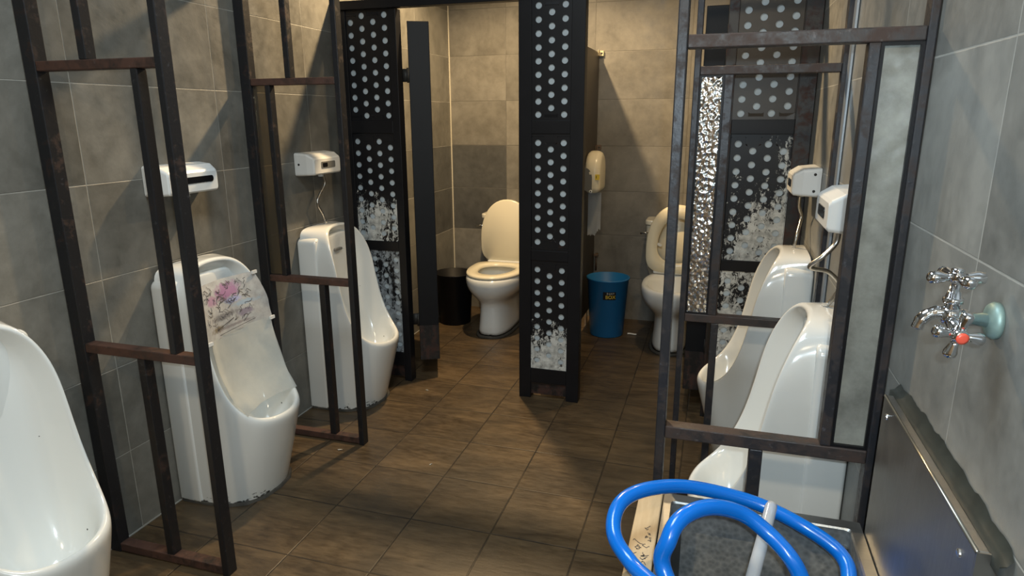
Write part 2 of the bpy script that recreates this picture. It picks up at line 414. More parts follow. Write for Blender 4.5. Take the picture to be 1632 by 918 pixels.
def cubicle_door(label, x, y, ang, side):
    t = thing('cubicle_door', label, 'door', (x, y, 0), ang)
    L = .5; th = .105
    link('door_leaf', B(0, th, 0, L, .105, 1.835), M['door'], t, bevel=.003)
    for z in (.3, 1.55):
        bm = bmesh.new(); hx = -.004 if side < 0 else th+.001
        tube([(hx, -.004, z), (hx, -.004, z+.07)], .006, 10, bm)
        if side < 0: box(bm, -.030, .0, .006, .009, z+.004, z+.066)
        else: box(bm, th-.02, th, -.0095, -.0005, z+.004, z+.066)
        link('hinge', bm, M['gap'], t, smooth=True)
    link('bottom_trim', B(.002, th-.002, -.002, .0, .105, .30), M['rust_sheen'], t)
    return t
cubicle_door('blue-black cubicle door standing open in the left cubicle beside the perforated panel', -1.478, 3.085, math.radians(24), -1)
cubicle_door('black cubicle door standing open in the right cubicle behind the pebbled glass', -.090, 3.085, math.radians(0), 1)

t = thing('cubicle_partition', 'dark brown partition between the cubicles with cream wall bracket', 'partition', (-.806, 3.06, 0))
link('partition_board', B(0, .022, 0, 1.415, .10, 1.787), M['partition'], t, bevel=.002)
link('foot', B(.004, .018, .3, .34, 0, .10), M['chrome'], t); link('foot', B(.004, .018, 1.2, 1.24, 0, .10), M['chrome'], t)
for z in (1.765, 1.17):
    bm = bmesh.new(); box(bm, .0225, .05, 1.408, 1.4285, z, z+.032); box(bm, .0225, .0255, 1.36, 1.408, z, z+.032)
    br = link('wall_bracket', bm, M['brass'] if z > 1.5 else M['valve'], t)
    bm = lathe([(.006, 0), (.006, .003), (.003, .004)], 12); xform(bm, Matrix.Translation((.038, 1.408, z+.016)) @ Matrix.Rotation(PI/2, 4, 'X'))
    link('screw', bm, M['gap'], br)

# toilet roll dispenser on the partition and the torn paper
t = thing('toilet_roll_dispenser', 'cream round-topped paper dispenser on the partition in the right cubicle', 'dispenser', (-.7835, 4.16, .925))
prof = [(-.12, 0), (.12, 0), (.125, .13)]+[(.125*math.cos(math.radians(a)), .13+.125*math.sin(math.radians(a))) for a in range(15, 180, 15)]+[(-.125, .13)]
link('housing', prism(prof, 0, 0, .098), M['plastc'], t, bevel=.035, smooth=True, segs=5)
win = [(.0, .018), (.052, .018), (.052, .10)]+[(.052*math.cos(math.radians(a)), .10+.06*math.sin(math.radians(a))) for a in (20, 40, 60, 80, 90)]
win = [(p, q) for p, q in win]
bm = prism([(x-.001, z) for x, z in win], 1, -.1245, -.117); link('smoked_window', bm, M['smoke'], t)
bm = lathe([(.010, 0), (.010, .004), (.004, .005)], 16); xform(bm, Matrix.Translation((.045, -.1205, .014)) @ Matrix.Rotation(PI/2, 4, 'X')); lk = link('lock', bm, M['plast'], t)
bm = lathe([(.004, 0), (.004, .001)], 10); xform(bm, Matrix.Translation((.045, -.1255, .014)) @ Matrix.Rotation(PI/2, 4, 'X')); link('keyhole', bm, M['gap'], lk)
lb = link('warning_label', B(.070, .0975, -.124, -.1185, .085, .118), M['lyellow'], t, label='small yellow label')
link('mark', B(.076, .080, -.1245, -.1238, .094, .110), M['lblack'], lb)
random.seed(3)
bm = bmesh.new(); n = 26; top = []; mid = []; bot = []
for i in range(n+1):
    f = i/n; x = -.774+.084*f
    tear = .645+.035*f**2+.018*math.sin(f*9)*f+random.uniform(-.01, .01)*(1 if i not in (0, n) else .3)
    y = 4.15+.006*math.sin(f*4)
    top.append(bm.verts.new((x, y, .922))); mid.append(bm.verts.new((x, y+.004, .80))); bot.append(bm.verts.new((x, y+.006*math.sin(f*7), tear)))
for r0, r1 in ((top, mid), (mid, bot)):
    for i in range(n): bm.faces.new((r0[i], r0[i+1], r1[i+1], r1[i]))
bmesh.ops.solidify(bm, geom=bm.faces[:], thickness=.0012)
tag(link('toilet_paper', bm, M['paper'], smooth=False), 'torn white toilet paper hanging below the cream dispenser', 'toilet paper')
t = thing('stop_valve', 'small brown stop valve on the back wall above the blue bin', 'valve', (-.765, YB-.002, .455))
bm = bmesh.new(); tube([(0, 0, 0), (0, -.035, 0)], .011, 12, bm); tube([(0, -.03, .0), (0, -.03, -.11)], .006, 10, bm); link('valve_body', bm, M['valve'], t, smooth=True)
bm = bmesh.new(); box(bm, -.016, .016, -.052, -.036, -.008, .010); link('handle', bm, M['valve'], t, bevel=.003)

# ------------------------------------------------------------------ toilets
def sup(cx, cy, hw, hl, z, n=36, e=2.3, back=1.0):
    o = []
    for k in range(n):
        a = 2*PI*k/n; c, s = math.cos(a), math.sin(a)
        x = hw*math.copysign(abs(c)**(2/e), c); y = hl*math.copysign(abs(s)**(2/e), s)
        o.append((cx+x, cy+y*(back if s > 0 else 1), z))
    return o
def egg_ring(hw, l0, l1, n=40):
    o = []
    for k in range(n):
        a = 2*PI*k/n; c, s = math.cos(a), math.sin(a)
        o.append((hw*math.copysign(abs(c)**.88, c), (l1 if s > 0 else l0)*s))
    return o
def toilet(label, x, seat_up):
    t = thing('toilet', label, 'toilet', (x, YB-.004, 0))
    R = [sup(0, -.385, .112, .285, 0, e=2.9), sup(0, -.385, .108, .282, .03, e=2.9), sup(0, -.385, .100, .272, .12, e=2.8), sup(0, -.385, .098, .268, .20, e=2.6),
         sup(0, -.40, .108, .270, .235, e=2.5), sup(0, -.425, .150, .285, .272), sup(0, -.44, .180, .300, .315), sup(0, -.445, .190, .306, .36), sup(0, -.445, .188, .303, .392), sup(0, -.445, .180, .294, .402),
         sup(0, -.475, .148, .215, .400), sup(0, -.475, .138, .205, .375), sup(0, -.48, .115, .17, .31), sup(0, -.47, .07, .10, .25), sup(0, -.46, .04, .05, .235)]
    link('bowl', loft(R, True, True), M['china'], t, smooth=True, sub=1)
    w = .205
    link('tank', loft([[(px, py, z) for px, py in rect_round(-w*s, w*s, -.185*s2, 0, .035)] for z, s, s2 in ((.35, .80, .95), (.42, .93, .98), (.55, .97, 1), (.70, 1, 1))]), M['china_cream'], t, smooth=False, bevel=.004)
    link('tank_lid', loft([[(px, py, z) for px, py in rect_round(-w-.006, w+.006, -.193, 0, .035)] for z in (.702, .735)]), M['china_cream'], t, bevel=.008)
    bm = bmesh.new(); tube([(-.17, -.19, .66), (-.17, -.205, .66)], .009, 10, bm); tube([(-.17, -.205, .66), (-.235, -.21, .652)], .006, 10, bm)
    link('flush_lever', bm, M['chrome'], t, smooth=True)
    def flat(ring, th): return [(p, q) for p, q in ring]
    # lid: egg outline standing up against the tank
    def stand(bm, tilt, y):
        xform(bm, Matrix.Translation((0, y, .410)) @ Matrix.Rotation(math.radians(90+tilt), 4, 'X') @ Matrix.Translation((0, .160, 0)))
        return bm
    ring = []
    for k in range(48):
        a = 2*PI*k/48; c, q = math.cos(a), math.sin(a)
        e = 2.15 if q > 0 else 4.0
        ring.append((.192*math.copysign(abs(c)**(2/e), c)*(1 if q > 0 else 1), (.275 if q > 0 else .160)*math.copysign(abs(q)**(2/e), q)))
    lid = loft([[(p*s, q*s, z) for p, q in ring] for s, z in ((.96, -.006), (1, 0), (1, .010), (.97, .016))])
    link('lid', stand(lid, 0, -.226 if not seat_up else -.212), M['seatp'], t, smooth=True)
    inner = egg_ring(.120, .095, .190, 48)
    def seat_mesh():
        r = [[(p*.985, q*.985, 0) for p, q in ring], [(p, q, .008) for p, q in ring], [(p*.97, q*.97, .018) for p, q in ring], [(p*1.05, q*1.05, .018) for p, q in inner], [(p, q, .008) for p, q in inner], [(p, q, 0) for p, q in inner]]
        b = loft(r, False, False); return b
    if seat_up:
        st = seat_mesh(); stand(st, 0, -.250)
        link('seat', st, M['seatp'], t, smooth=True)
        for k in (-1, 1):
            bm = prism(rect_round(-.035, .035, -.008, .008, .006), 1, -.2585, -.2515); xform(bm, Matrix.Translation((k*.125, 0, .60)) @ Matrix.Rotation(k*-.45, 4, 'Y')); link('bumper', bm, M['plast'], t)
    else:
        st = seat_mesh(); xform(st, Matrix.Translation((0, -.475, .4035)) @ Matrix.Rotation(PI, 4, 'Z') @ Matrix.Translation((0, -.03, 0)) @ Matrix.Scale(1.08, 4, (0, 1, 0)))
        link('seat', st, M['seatp'], t, smooth=True)
    link('hinge_block', prism(rect_round(-.14, .14, -.262, -.205, .012), 2, .404, .424), M['plast'], t, bevel=.004)
    # grimy mortar bead round the foot
    bead = loft([sup(0, -.385, .126, .298, .0005, e=2.9), sup(0, -.385, .120, .292, .010, e=2.9), sup(0, -.385, .109, .281, .014, e=2.9)], True, False)
    link('base_sealant', bead, M['grime'], t, smooth=True)
    return t
toilet('cream toilet with seat down and lid raised beside the black bin', -1.345, False)
toilet('cream toilet with seat and lid both raised in the right cubicle', -.215, True)

# ------------------------------------------------------------------ bins
def bin_(name, label, x, y, r0, r1, h, mat, ry=1.0):
    t = thing(name, label, 'bin', (x, y, 0))
    bm = lathe([(r0*.96, 0), (r0, .006), (r1, h-.012), (r1+.006, h-.008), (r1+.006, h), (r1-.002, h), (r0-.006, .012)], 40)
    for v in bm.verts: v.co.y *= ry
    link('bucket', bm, mat, t, smooth=True)
    return t
bin_('rubbish_bin', 'open black plastic bin beside the toilet in the left cubicle', -1.685, 4.10, .108, .128, .355, M['binblack'])
t = bin_('rubbish_bin', 'blue plastic bin with a small black and yellow label', -.628, 4.135, .108, .133, .385, M['binblue'])
# label, curved round the bin
def text_mesh(s, size):
    cu = bpy.data.curves.new('txt', 'FONT'); cu.body = s; cu.size = size; cu.align_x = 'CENTER'; cu.align_y = 'CENTER'; cu.extrude = .0006
    o = bpy.data.objects.new('txt', cu); C.objects.link(o)
    dg = bpy.context.evaluated_depsgraph_get(); me = bpy.data.meshes.new_from_object(o.evaluated_get(dg))
    bm = bmesh.new(); bm.from_mesh(me); bpy.data.objects.remove(o); bpy.data.curves.remove(cu); bpy.data.meshes.remove(me)
    return bm
def wrap(bm, z0, a0, off):
    for v in bm.verts:
        x, yv, d = v.co; z = z0+yv; r = .108+(.133-.108)*z/.385+off+d
        a = a0+x/r; v.co = (r*math.cos(a), r*math.sin(a), z)
    return bm
A0 = math.radians(-76)
bm = bmesh.new()
for i in range(10):
    x0, x1 = -.041+.0082*i, -.041+.0082*(i+1); box(bm, x0, x1, -.026, .026, 0, .0008)
bmesh.ops.remove_doubles(bm, verts=bm.verts[:], dist=1e-5)
lab = link('label_sticker', wrap(bm, .287, A0, .0012), M['lblack'], t, label='small black label reading DUST BOX')
b1 = text_mesh('BOX', .031); xform(b1, Matrix.Diagonal((1.0, 1, 1, 1))); link('lettering', wrap(b1, .279, A0+.05, .0028), M['lyellow'], lab)
b2 = text_mesh('D U S T', .0145); link('lettering', wrap(b2, .302, A0+.05, .0028), M['lwhite'], lab)

# ------------------------------------------------------------------ urinals
HR = [(.385, 0, .332), (.377, .055, .334), (.350, .108, .343), (.306, .146, .368), (.258, .162, .425), (.226, .166, .515), (.206, .166, .615), (.190, .165, .715), (.171, .156, .785), (.150, .138, .842), (.128, .106, .877), (.114, .060, .891), (.110, 0, .894)]
HE = [(.300, 0, 0), (.290, .075, 0), (.255, .130, 0), (.190, .165, 0), (.10, .172, 0), (.012, .172, 0.0), (.012, .173, .25), (.012, .173, .50), (.012, .173, .72), (.012, .171, .855), (.012, .156, .892), (.012, .080, .899), (.012, 0, .900)]
H2 = [(.335, 0, .262), (.330, .05, .262), (.308, .092, .270), (.268, .120, .300), (.215, .134, .375), (.175, .138, .50), (.150, .138, .60), (.128, .136, .70), (.108, .130, .770), (.092, .112, .822), (.082, .085, .848), (.076, .05, .858), (.075, 0, .861)]
H3 = [(.262, 0, .205), (.258, .035, .205), (.240, .068, .211), (.205, .085, .235), (.150, .095, .325), (.112, .097, .47), (.096, .097, .58), (.086, .096, .68), (.078, .090, .742), (.070, .074, .787), (.066, .057, .806), (.064, .032, .815), (.064, 0, .818)]
def low(L): return [(a, b, z-.014*max(0, (z-.45)/.45)) for a, b, z in L]
HR, HE, H2, H3 = low(HR), low(HE), low(H2), low(H3)
HR[0] = (.378,)+HR[0][1:]; HR[1] = (.370,)+HR[1][1:]
def lerp(a, b, f): return tuple(a[i]+(b[i]-a[i])*f for i in range(3))
def urinal_body():
    N = len(HR)
    def off(i, s):
        a, b, z = HR[i]
        if i <= 3: n = Vector((.75, b*4, -.35 if s > 0 else .5))
        elif i <= 8: n = Vector((.12, 1, 0))
        else: n = Vector((-.2, b*5, .9))
        n.normalize(); return (a+n.x*s, b+n.y*s, z+n.z*s)
    out1 = [off(i, .010) for i in range(N)]; out1[0] = (.386, 0, .314); out1[1] = (.378, .060, .316); out1[2] = (.356, .118, .325); out1[3] = (.308, .155, .350)
    out1 = [(a, min(b, .176), z) if i < 9 else (a-.006, b, z+.002) for i, (a, b, z) in enumerate(out1)]
    mids = []
    for f in (.12, .45, .8):
        row = []
        for i in range(N):
            a, b, z = lerp(out1[i], HE[i], f)
            if 4 <= i <= 8: b = .174
            if 1 <= i <= 3: b *= 1+.05*math.sin(PI*f)
            row.append((a, b, z))
        mids.append(row)
    inr = []
    for i in range(N):
        a, b, z = HR[i]
        c = H2[i]; inr.append(lerp(HR[i], c, .22) if i > 3 else (a-.014, b*.93, z-.004))
    in2 = [lerp(inr[i], H2[i], .6) for i in range(N)]
    loops = [HE]+mids[::-1]+[out1, HR, inr, in2, H2, H3]
    bm = bmesh.new(); rows = []
    for lp in loops:
        half = [bm.verts.new(p) for p in lp]
        mir = [None if i in (0, N-1) else bm.verts.new((p[0], -p[1], p[2])) for i, p in enumerate(lp)]
        ring = half+[mir[i] for i in range(N-2, 0, -1)]
        rows.append(ring)
    n = len(rows[0])
    for r0, r1 in zip(rows[:-1], rows[1:]):
        for i in range(n): bm.faces.new((r0[i], r0[(i+1) % n], r1[(i+1) % n], r1[i]))
    L = rows[-1]
    mir = lambda i: L[i] if i in (0, N-1) else L[n-i]
    bm.faces.new((L[0], L[1], mir(1)))
    for i in range(1, N-2): bm.faces.new((L[i], L[i+1], mir(i+1), mir(i)))
    bm.faces.new((L[N-2], L[N-1], mir(N-2)))
    return bm
def back_slab():
    pts = [(-.180, 0.0), (.180, 0.0)]+[(.150+.030*math.cos(math.radians(15*k)), .812+.030*math.sin(math.radians(15*k))) for k in range(0, 7)]
    pts += [(-p, q) for p, q in pts[:1:-1]]
    return prism(pts, 0, 0.0, .098)
def make_urinal(label, y, right=False):
    t = thing('urinal', label, 'urinal', (XL+.0015 if not right else XR-.0015, y, 0.004), PI if right else 0)
    for nm, o in UP:
        c = o.copy(); C.objects.link(c); c.parent = t
        c.name = nm
    return t
UP = []
body0 = link('body', urinal_body(), M['china'], smooth=True, sub=2)
slab0 = link('back_slab', back_slab(), M['china'], bevel=.010, smooth=True, segs=3)
bm = loft([[(a+.0, b*k, z) for a, b, z in [(p[0]*k2, p[1], 0) for p in HE[:6]]+[(p[0]*k2, -p[1], 0) for p in HE[5:0:-1]]] for k, k2 in ((1, 1),)], True, False) if False else None
def foot():
    o = [(a, b) for a, b, z in HE[:6]]+[(a, -b) for a, b, z in HE[5:0:-1]]
    return loft([[(max(a*1.035, .004), b*1.05, -.0035) for a, b in o], [(max(a*1.025, .004), b*1.04, .004) for a, b in o]])
foot0 = link('base_sealant', foot(), M['grime'])
noz0 = link('spray_nozzle', prism(rect_round(-.030, .030, -.007, .007, .006), 0, .060, .112), M['smoke'], loc=(0, 0, .765), bevel=.003)
dr = lathe([(.028, 0), (.028, .004), (.02, .006)], 20); drain0 = link('drain_cover', dr, M['chrome'], loc=(.20, 0, .222))
for n_, o_ in (('body', body0), ('back_slab', slab0), ('base_sealant', foot0), ('spray_nozzle', noz0), ('drain_cover', drain0)): UP.append((n_, o_))
make_urinal('white floor-standing urinal in the left foreground, nearest the camera on the left wall', 1.048)
u2 = make_urinal('white urinal with floral printed film across its bowl, middle of the left wall', 1.905)
make_urinal('white urinal farthest along the left wall, beside the perforated panel', 2.752)
make_urinal('white urinal farthest along the right wall, in front of the peeling panel', 2.70, True)
make_urinal('white urinal on the right wall nearest the sink and the blue hose', 1.825, True)
for n_, o_ in UP: bpy.data.objects.remove(o_)

# film in the middle left urinal
def rim_at(z):
    for p, q in zip(HR[3:], HR[4:]):
        if p[2] <= z <= q[2]:
            f = (z-p[2])/(q[2]-p[2]); return p[0]+(q[0]-p[0])*f, p[1]+(q[1]-p[1])*f
    return HR[3][:2]
def film(z0, z1, sag, nu=14, nv=10, ext=.006):
    bm = bmesh.new(); g = []
    for j in range(nv+1):
        z = z0+(z1-z0)*j/nv; a, b = rim_at(z); r = []
        for i in range(nu+1):
            u = -1+2*i/nu; r.append(bm.verts.new((a+.013-sag*(1-u*u)+.002*math.sin(9*u+j), (b+ext)*u, z)))
        g.append(r)
    for j in range(nv):
        for i in range(nu): bm.faces.new((g[j][i], g[j][i+1], g[j+1][i+1], g[j+1][i]))
    return bm
fp = link('printed_film', film(.625, .815, .035), M['film_print'], u2, smooth=True, label='translucent film with pink and grey floral scribbles')
link('clear_film', film(.362, .632, .034, ext=-.004), M['film_clear'], u2, smooth=True)
def on_film(u, z, sag=.035, lift=.0016):
    a, b = rim_at(z); return (a+.013-sag*(1-u*u)+lift, (b+.006)*u, z)
def stroke(pts, w):
    """flat ink stroke on the film; pts are (u, z)"""
    bm = bmesh.new(); L = [];
    P = [Vector(p+(0,)) for p in pts]
    for i, p in enumerate(P):
        d = (P[min(i+1, len(P)-1)]-P[max(i-1, 0)]); d = Vector((d.x*.16, d.y, 0)).normalized(); nx = Vector((-d.y/.16, d.x, 0))*w
        L.append((bm.verts.new(on_film(p.x+nx.x, p.y+nx.y)), bm.verts.new(on_film(p.x-nx.x, p.y-nx.y))))
    for a, b in zip(L[:-1], L[1:]): bm.faces.new((a[0], b[0], b[1], a[1]))
    return bm
def merge(bms):
    out = bmesh.new()
    for b in bms:
        me = bpy.data.meshes.new('tmp'); b.to_mesh(me); b.free(); out.from_mesh(me); bpy.data.meshes.remove(me)
    return out
random.seed(11)
sk = []
for _ in range(44):
    u, z = random.uniform(-.75, .7), random.uniform(.665, .80); P = [(u, z)]
    for k in range(random.randint(4, 8)):
        P.append((P[-1][0]+random.uniform(-.09, .09), min(.81, max(.63, P[-1][1]+random.uniform(-.013, .013)))))
    sk.append(stroke(P, random.uniform(.0006, .0013)))
for u, z in ((-.75, .765), (.5, .79), (.55, .69)):        # little star shapes
    P = [(u+.09*math.sin(4*PI*k/5), z+.014*math.cos(4*PI*k/5)) for k in range(6)]; sk.append(stroke(P, .0007))
sk.append(stroke([(-.55, .655), (.05, .672)], .0012)); sk.append(stroke([(-.5, .634), (.6, .645)], .0009))
link('ink_strokes', merge(sk), M['ink'], fp)
for z in (.815, .632):
    for u in (-1, 1):
        p = on_film(u*.98, z-.006); link('tape_tab', B(p[0]-.003, p[0]+.004, p[1]-.012, p[1]+.012, z-.008, z+.004), M['plast'], fp)

# ------------------------------------------------------------------ flush sensors
def sensor(label, y, right, wide, z, win, pipe, skew=0.0):
    t = thing('flush_sensor', label, 'sensor', (XL+.001 if not right else XR-.001, y, z), PI if right else 0)
    w = wide/2
    rings = []
    for a, s, zt, zb in ((0, 1.0, .052, -.052), (.012, 1.0, .052, -.052), (.060, .97, .047, -.050), (.088, .90, .030, -.048), (.094, .86, .022, -.042)):
        rings.append([(a, py, pz) for py, pz in rect_round(-w*s, w*s, zb, zt, .010)])
    link('housing', loft(rings), M['plast'], t, smooth=False, bevel=.003)
    if win == 'slot':
        link('sensor_window', prism(rect_round(-.055, .090, -.014, .008, .009), 0, .086, .0965), M['darkwin'], t, label='dark sensor slot')
    elif win == 'grey':
        wd = link('sensor_window', prism(rect_round(-.055, .060, -.020, .010, .006), 0, .086, .0960), M['smoke'], t); link('lens', prism(rect_round(-.045, -.005, -.015, .004, .005), 0, .0958, .0968), M['darkwin'], wd)
    else:
        link('sensor_window', prism(rect_round(-.050, .050, -.022, .006, .008), 0, .086, .0965), M['darkwin'], t)
    for zz in (-.030, .030) if right else (.0,):
        bm = lathe([(.005, 0), (.005, .002), (.002, .003)], 12); sg = 1 if right else -1
        xform(bm, Matrix.Translation((.022, sg*(w-.0012), zz)) @ Matrix.Rotation(-sg*PI/2, 4, 'X')); link('screw', bm, M['gap'], t)
    link('outlet_nut', lathe([(.012, -.062), (.012, -.051)], 14), M['plast'], t, loc=(.05, 0, 0))
    pp = link('supply_pipe', tube(cr(pipe, 7), .0062, 12), M['braid'], t, smooth=True)
    e = pipe[-1]
    link('coupling_nut', lathe([(.010, 0), (.010, .010), (.008, .012), (.008, .022)], 6), M['chrome'], pp, loc=(e[0], e[1], e[2]-.004))
    return t
zc = 1.180
sensor('white flush sensor with a wide black slot above the floral film urinal', 1.893, False, .26, zc, 'slot', [(.05, 0, -.055), (.05, .0, -.10), (.045, -.03, -.15), (.05, .0, -.22), (.055, 0, -.293)])
sensor('white flush sensor on the left wall above the urinal beside the perforated panel', 2.735, False, .25, zc, 'grey', [(.05, .02, -.055), (.05, .03, -.10), (.045, -.01, -.145), (.045, -.035, -.185), (.05, .0, -.25), (.055, .005, -.295)])
sensor('white flush sensor on the right wall above the farthest right urinal', 2.715, True, .22, 1.150, 'side', [(.055, .01, -.055), (.05, -.03, -.10), (.035, -.055, -.15), (.05, .0, -.21), (.058, .005, -.265)])
t5 = sensor('white flush sensor on the right wall half hidden by the near right screen', 1.862, True, .24, 1.155, 'side', [(.05, .02, -.055), (.055, .02, -.09), (.085, .03, -.125), (.11, .02, -.155), (.06, .0, -.17), (.03, .0, -.21), (.06, .0, -.270)])

# ------------------------------------------------------------------ steel screens
def screen(label, x0, y, parts, mp, mb):
    """parts: list of (kind, x0, x1, z0, z1) in metres from x0; 40 mm deep tubes, first screen face at y"""
    t = thing('steel_screen', label, 'screen', (x0, y, 0))
    for p in parts:
        k, a, b, z0, z1 = p[:5]
        if k == 'post': link('post', B(a, b, 0, .040, z0, z1), mp, t, bevel=.0025)
        elif k == 'bar': link('cross_bar', B(a, b, .002, .038, z0, z1), mb, t, bevel=.0025)
        elif k == 'strut': link('strut', B(a, b, .003, .037, z0, z1), mp if len(p) < 6 else p[5], t, bevel=.0025)
        elif k == 'glass': link('glass_pane', B(a, b, .014, .019, z0, z1), p[5], t, label=p[6])
        elif k == 'bead':
            bm = bmesh.new(); w = .006
            box(bm, a, a+w, .006, .030, z0, z1); box(bm, b-w, b, .006, .030, z0, z1); box(bm, a+w, b-w, .006, .030, z0, z0+w); box(bm, a+w, b-w, .006, .030, z1-w, z1)
            link('glazing_bead', bm, M['black'], t)
        elif k == 'strip': link('edge_strip', B(a, b, p[5], p[6], z0, z1), M['strip'], t, bevel=.002)
    return t
TOP = 1.96
# near left
X = -1.838
screen('rusty steel screen standing in front of the floral film urinal on the left', X, 1.42, [
    ('post', 0, .042, 0, TOP), ('post', .448, .470, 0, TOP), ('bar', .042, .448, 1.512, 1.538), ('bar', .042, .448, .698, .726), ('bar', .042, .448, .004, .032), ('bar', .042, .448, TOP-.026, TOP),
    ('strut', .197, .222, 1.538, TOP-.026), ('strut', .362, .384, .726, 1.512), ('strut', .235, .262, .032, .698)], M['post'], M['bar'])
screen('black steel screen standing between the two farther left urinals', X, 2.30, [
    ('post', 0, .045, 0, TOP), ('post', .424, .447, 0, TOP), ('bar', .045, .424, 1.510, 1.536), ('bar', .045, .424, .712, .740), ('bar', .045, .424, .004, .032), ('bar', .045, .424, TOP-.026, TOP),
    ('strut', .205, .230, 1.536, TOP-.026), ('strut', .108, .130, .740, 1.510), ('strut', .282, .310, .032, .712), ('glass', .046, .107, .742, 1.509, M['glass_dirty'], 'narrow dirty brown glass pane')], M['post'], M['bar'])
X = -.095
screen('worn steel screen with a frosted dirty glass pane, right beside the sink', X, 1.42, [
    ('post', 0, .021, 0, TOP), ('post', .438, .4535, 0, TOP), ('bar', .021, .438, 1.515, 1.541), ('bar', .021, .438, .668, .698), ('bar', .021, .438, TOP-.026, TOP), ('bar', .021, .438, .004, .032),
    ('strut', .346, .367, .698, 1.515), ('strut', .206, .234, .032, .668), ('bead', .367, .438, .698, 1.515), ('glass', .373, .432, .704, 1.509, M['glass_frost'], 'frosted dirty grey glass pane')], M['postg'], M['barg'])
screen('dark steel screen with a sparkling pebbled glass pane between the right urinals', X, 2.30, [
    ('post', 0, .020, 0, TOP), ('post', .434, .4535, 0, TOP), ('bar', .020, .434, 1.513, 1.540), ('bar', .020, .434, .684, .713), ('bar', .020, .434, TOP-.026, TOP), ('bar', .020, .434, .004, .032),
    ('strut', .096, .124, .713, 1.513), ('strut', .110, .135, .032, .684), ('bead', .020, .096, .713, 1.513), ('glass', .026, .090, .719, 1.507, M['glass_tex'], 'pebbled textured glass pane'),
    ('strip', .4455, .4535, .0, TOP, -.055, -.015)], M['postg'], M['barg'])

# ------------------------------------------------------------------ sink, splashback, plank
ZR = .580
t = thing('trough_sink', 'stainless steel trough sink under the chrome tap on the right', 'sink', (0, 0, 0))
bm = bmesh.new()
xi0, xi1, yi0, yi1 = -.043, .304, .62, 1.305; xo0, xo1, yo0, yo1 = -.062, .3275, .60, 1.336; zb = .37
def rr(x0, x1, y0, y1, z, r): return [(p, q, z) for p, q in rect_round(x0, x1, y0, y1, r, 4)]
bm = loft([rr(xo0, xo1, yo0, yo1, ZR-.035, .004), rr(xo0, xo1, yo0, yo1, ZR, .004), rr(xi0-.003, xi1+.003, yi0-.003, yi1+.003, ZR, .008), rr(xi0, xi1, yi0, yi1, ZR-.004, .008)], False, False)
link('rim', bm, M['inox'], t)
bm = loft([rr(xi0, xi1, yi0, yi1, ZR-.003, .012), rr(xi0+.003, xi1-.003, yi0+.003, yi1-.003, zb+.03, .016), rr(xi0+.025, xi1-.025, yi0+.025, yi1-.025, zb, .02)], False, True)
bmesh.ops.solidify(bm, geom=bm.faces[:], thickness=.0015)
bs = link('basin', bm, M['basin'], t)
bm = lathe([(.032, 0), (.032, .003), (.02, .002)], 20); link('drain', bm, M['chrome'], bs, loc=(.13, .9, zb+.001))
for x in (-.045, .295):
    for y in (.63, 1.29): link('leg', B(x, x+.025, y, y+.025, 0, ZR-.035), M['inox'], t)
link('apron', B(xo0+.001, xo0+.004, yo0+.002, yo1-.002, .365, ZR-.035), M['inox'], t)

t = thing('splashback', 'stainless steel splash panel fixed to the right wall below the tap', 'splashback', (XR-.001, 0, 0))
link('panel', prism([(-.029, .50), (-.029, .876), (-.014, .876), (-.014, .868), (-.024, .868), (-.024, .50)], 1, .822, 1.304), M['inox'], t, bevel=.0015)
link('end_cap', B(-.0288, -.004, .8195, .8225, .50, .8755), M['inox'], t)
link('folded_edge', tube([(-.0275, .822, .8745), (-.0275, 1.303, .8745)], .0028, 10), M['stainedge'], t, smooth=True)
for y, z in ((1.270, .846), (.866, .842)):
    bm = lathe([(.006, 0), (.0055, .002), (.003, .0032)], 14); xform(bm, Matrix.Translation((-.029, y, z)) @ Matrix.Rotation(-PI/2, 4, 'Y')); link('screw', bm, M['screw'], t)
random.seed(5)
bm = bmesh.new(); n = 44; rws = [[], [], [], []]
for i in range(n+1):
    y = .796+(1.335-.796)*i/n; h = .010+.010*math.sin(PI*min(1, max(0, i/n)))+random.uniform(-.0016, .0016)+.0022*math.sin(i*.9)
    e = .3 if i in (0, n) else 1
    for rw, p in zip(rws, ((-.0135, y, .862), (-.0135, y, .8755), (-.006, y, .8765+h*.35*e), (-.0003, y, .882+h*e))): rw.append(bm.verts.new(p))
for a, b in zip(rws[:-1], rws[1:]):
    for i in range(n): bm.faces.new((a[i], a[i+1], b[i+1], b[i]))
link('silicone_bead', bm, M['sealant'], t, smooth=True)

t = thing('wooden_plank', 'pale wooden plank with ink scribbles along the front edge of the sink', 'plank', (-.115, .60, .554))
link('board', B(0, .050, 0, .762, 0, .026), M['plank'], t, bevel=.003)
link('bracket', B(.0, .050, .10, .14, -.03, 0), M['inox'], t); link('bracket', B(.0, .050, .68, .72, -.03, 0), M['inox'], t)
random.seed(21); sk = []
for i in range(16):
    y0 = .50+i*.013 if i < 8 else .44+.014*(i-8); x0 = (.030 if i < 8 else .022)+random.uniform(-.006, .008); bmm = bmesh.new(); P = [Vector((x0, y0, .0265))]
    for k in range(5): P.append(P[-1]+Vector((random.uniform(-.006, .006), random.uniform(-.006, .008), 0)))
    for a, b in zip(P[:-1], P[1:]):
        d = (b-a).normalized(); nn_ = Vector((-d.y, d.x, 0))*.0007
        vs = [bmm.verts.new(p) for p in (a+nn_, b+nn_, b-nn_, a-nn_)]; bmm.faces.new(vs)
    sk.append(bmm)
link('scribbles', merge(sk), M['ink'], t)

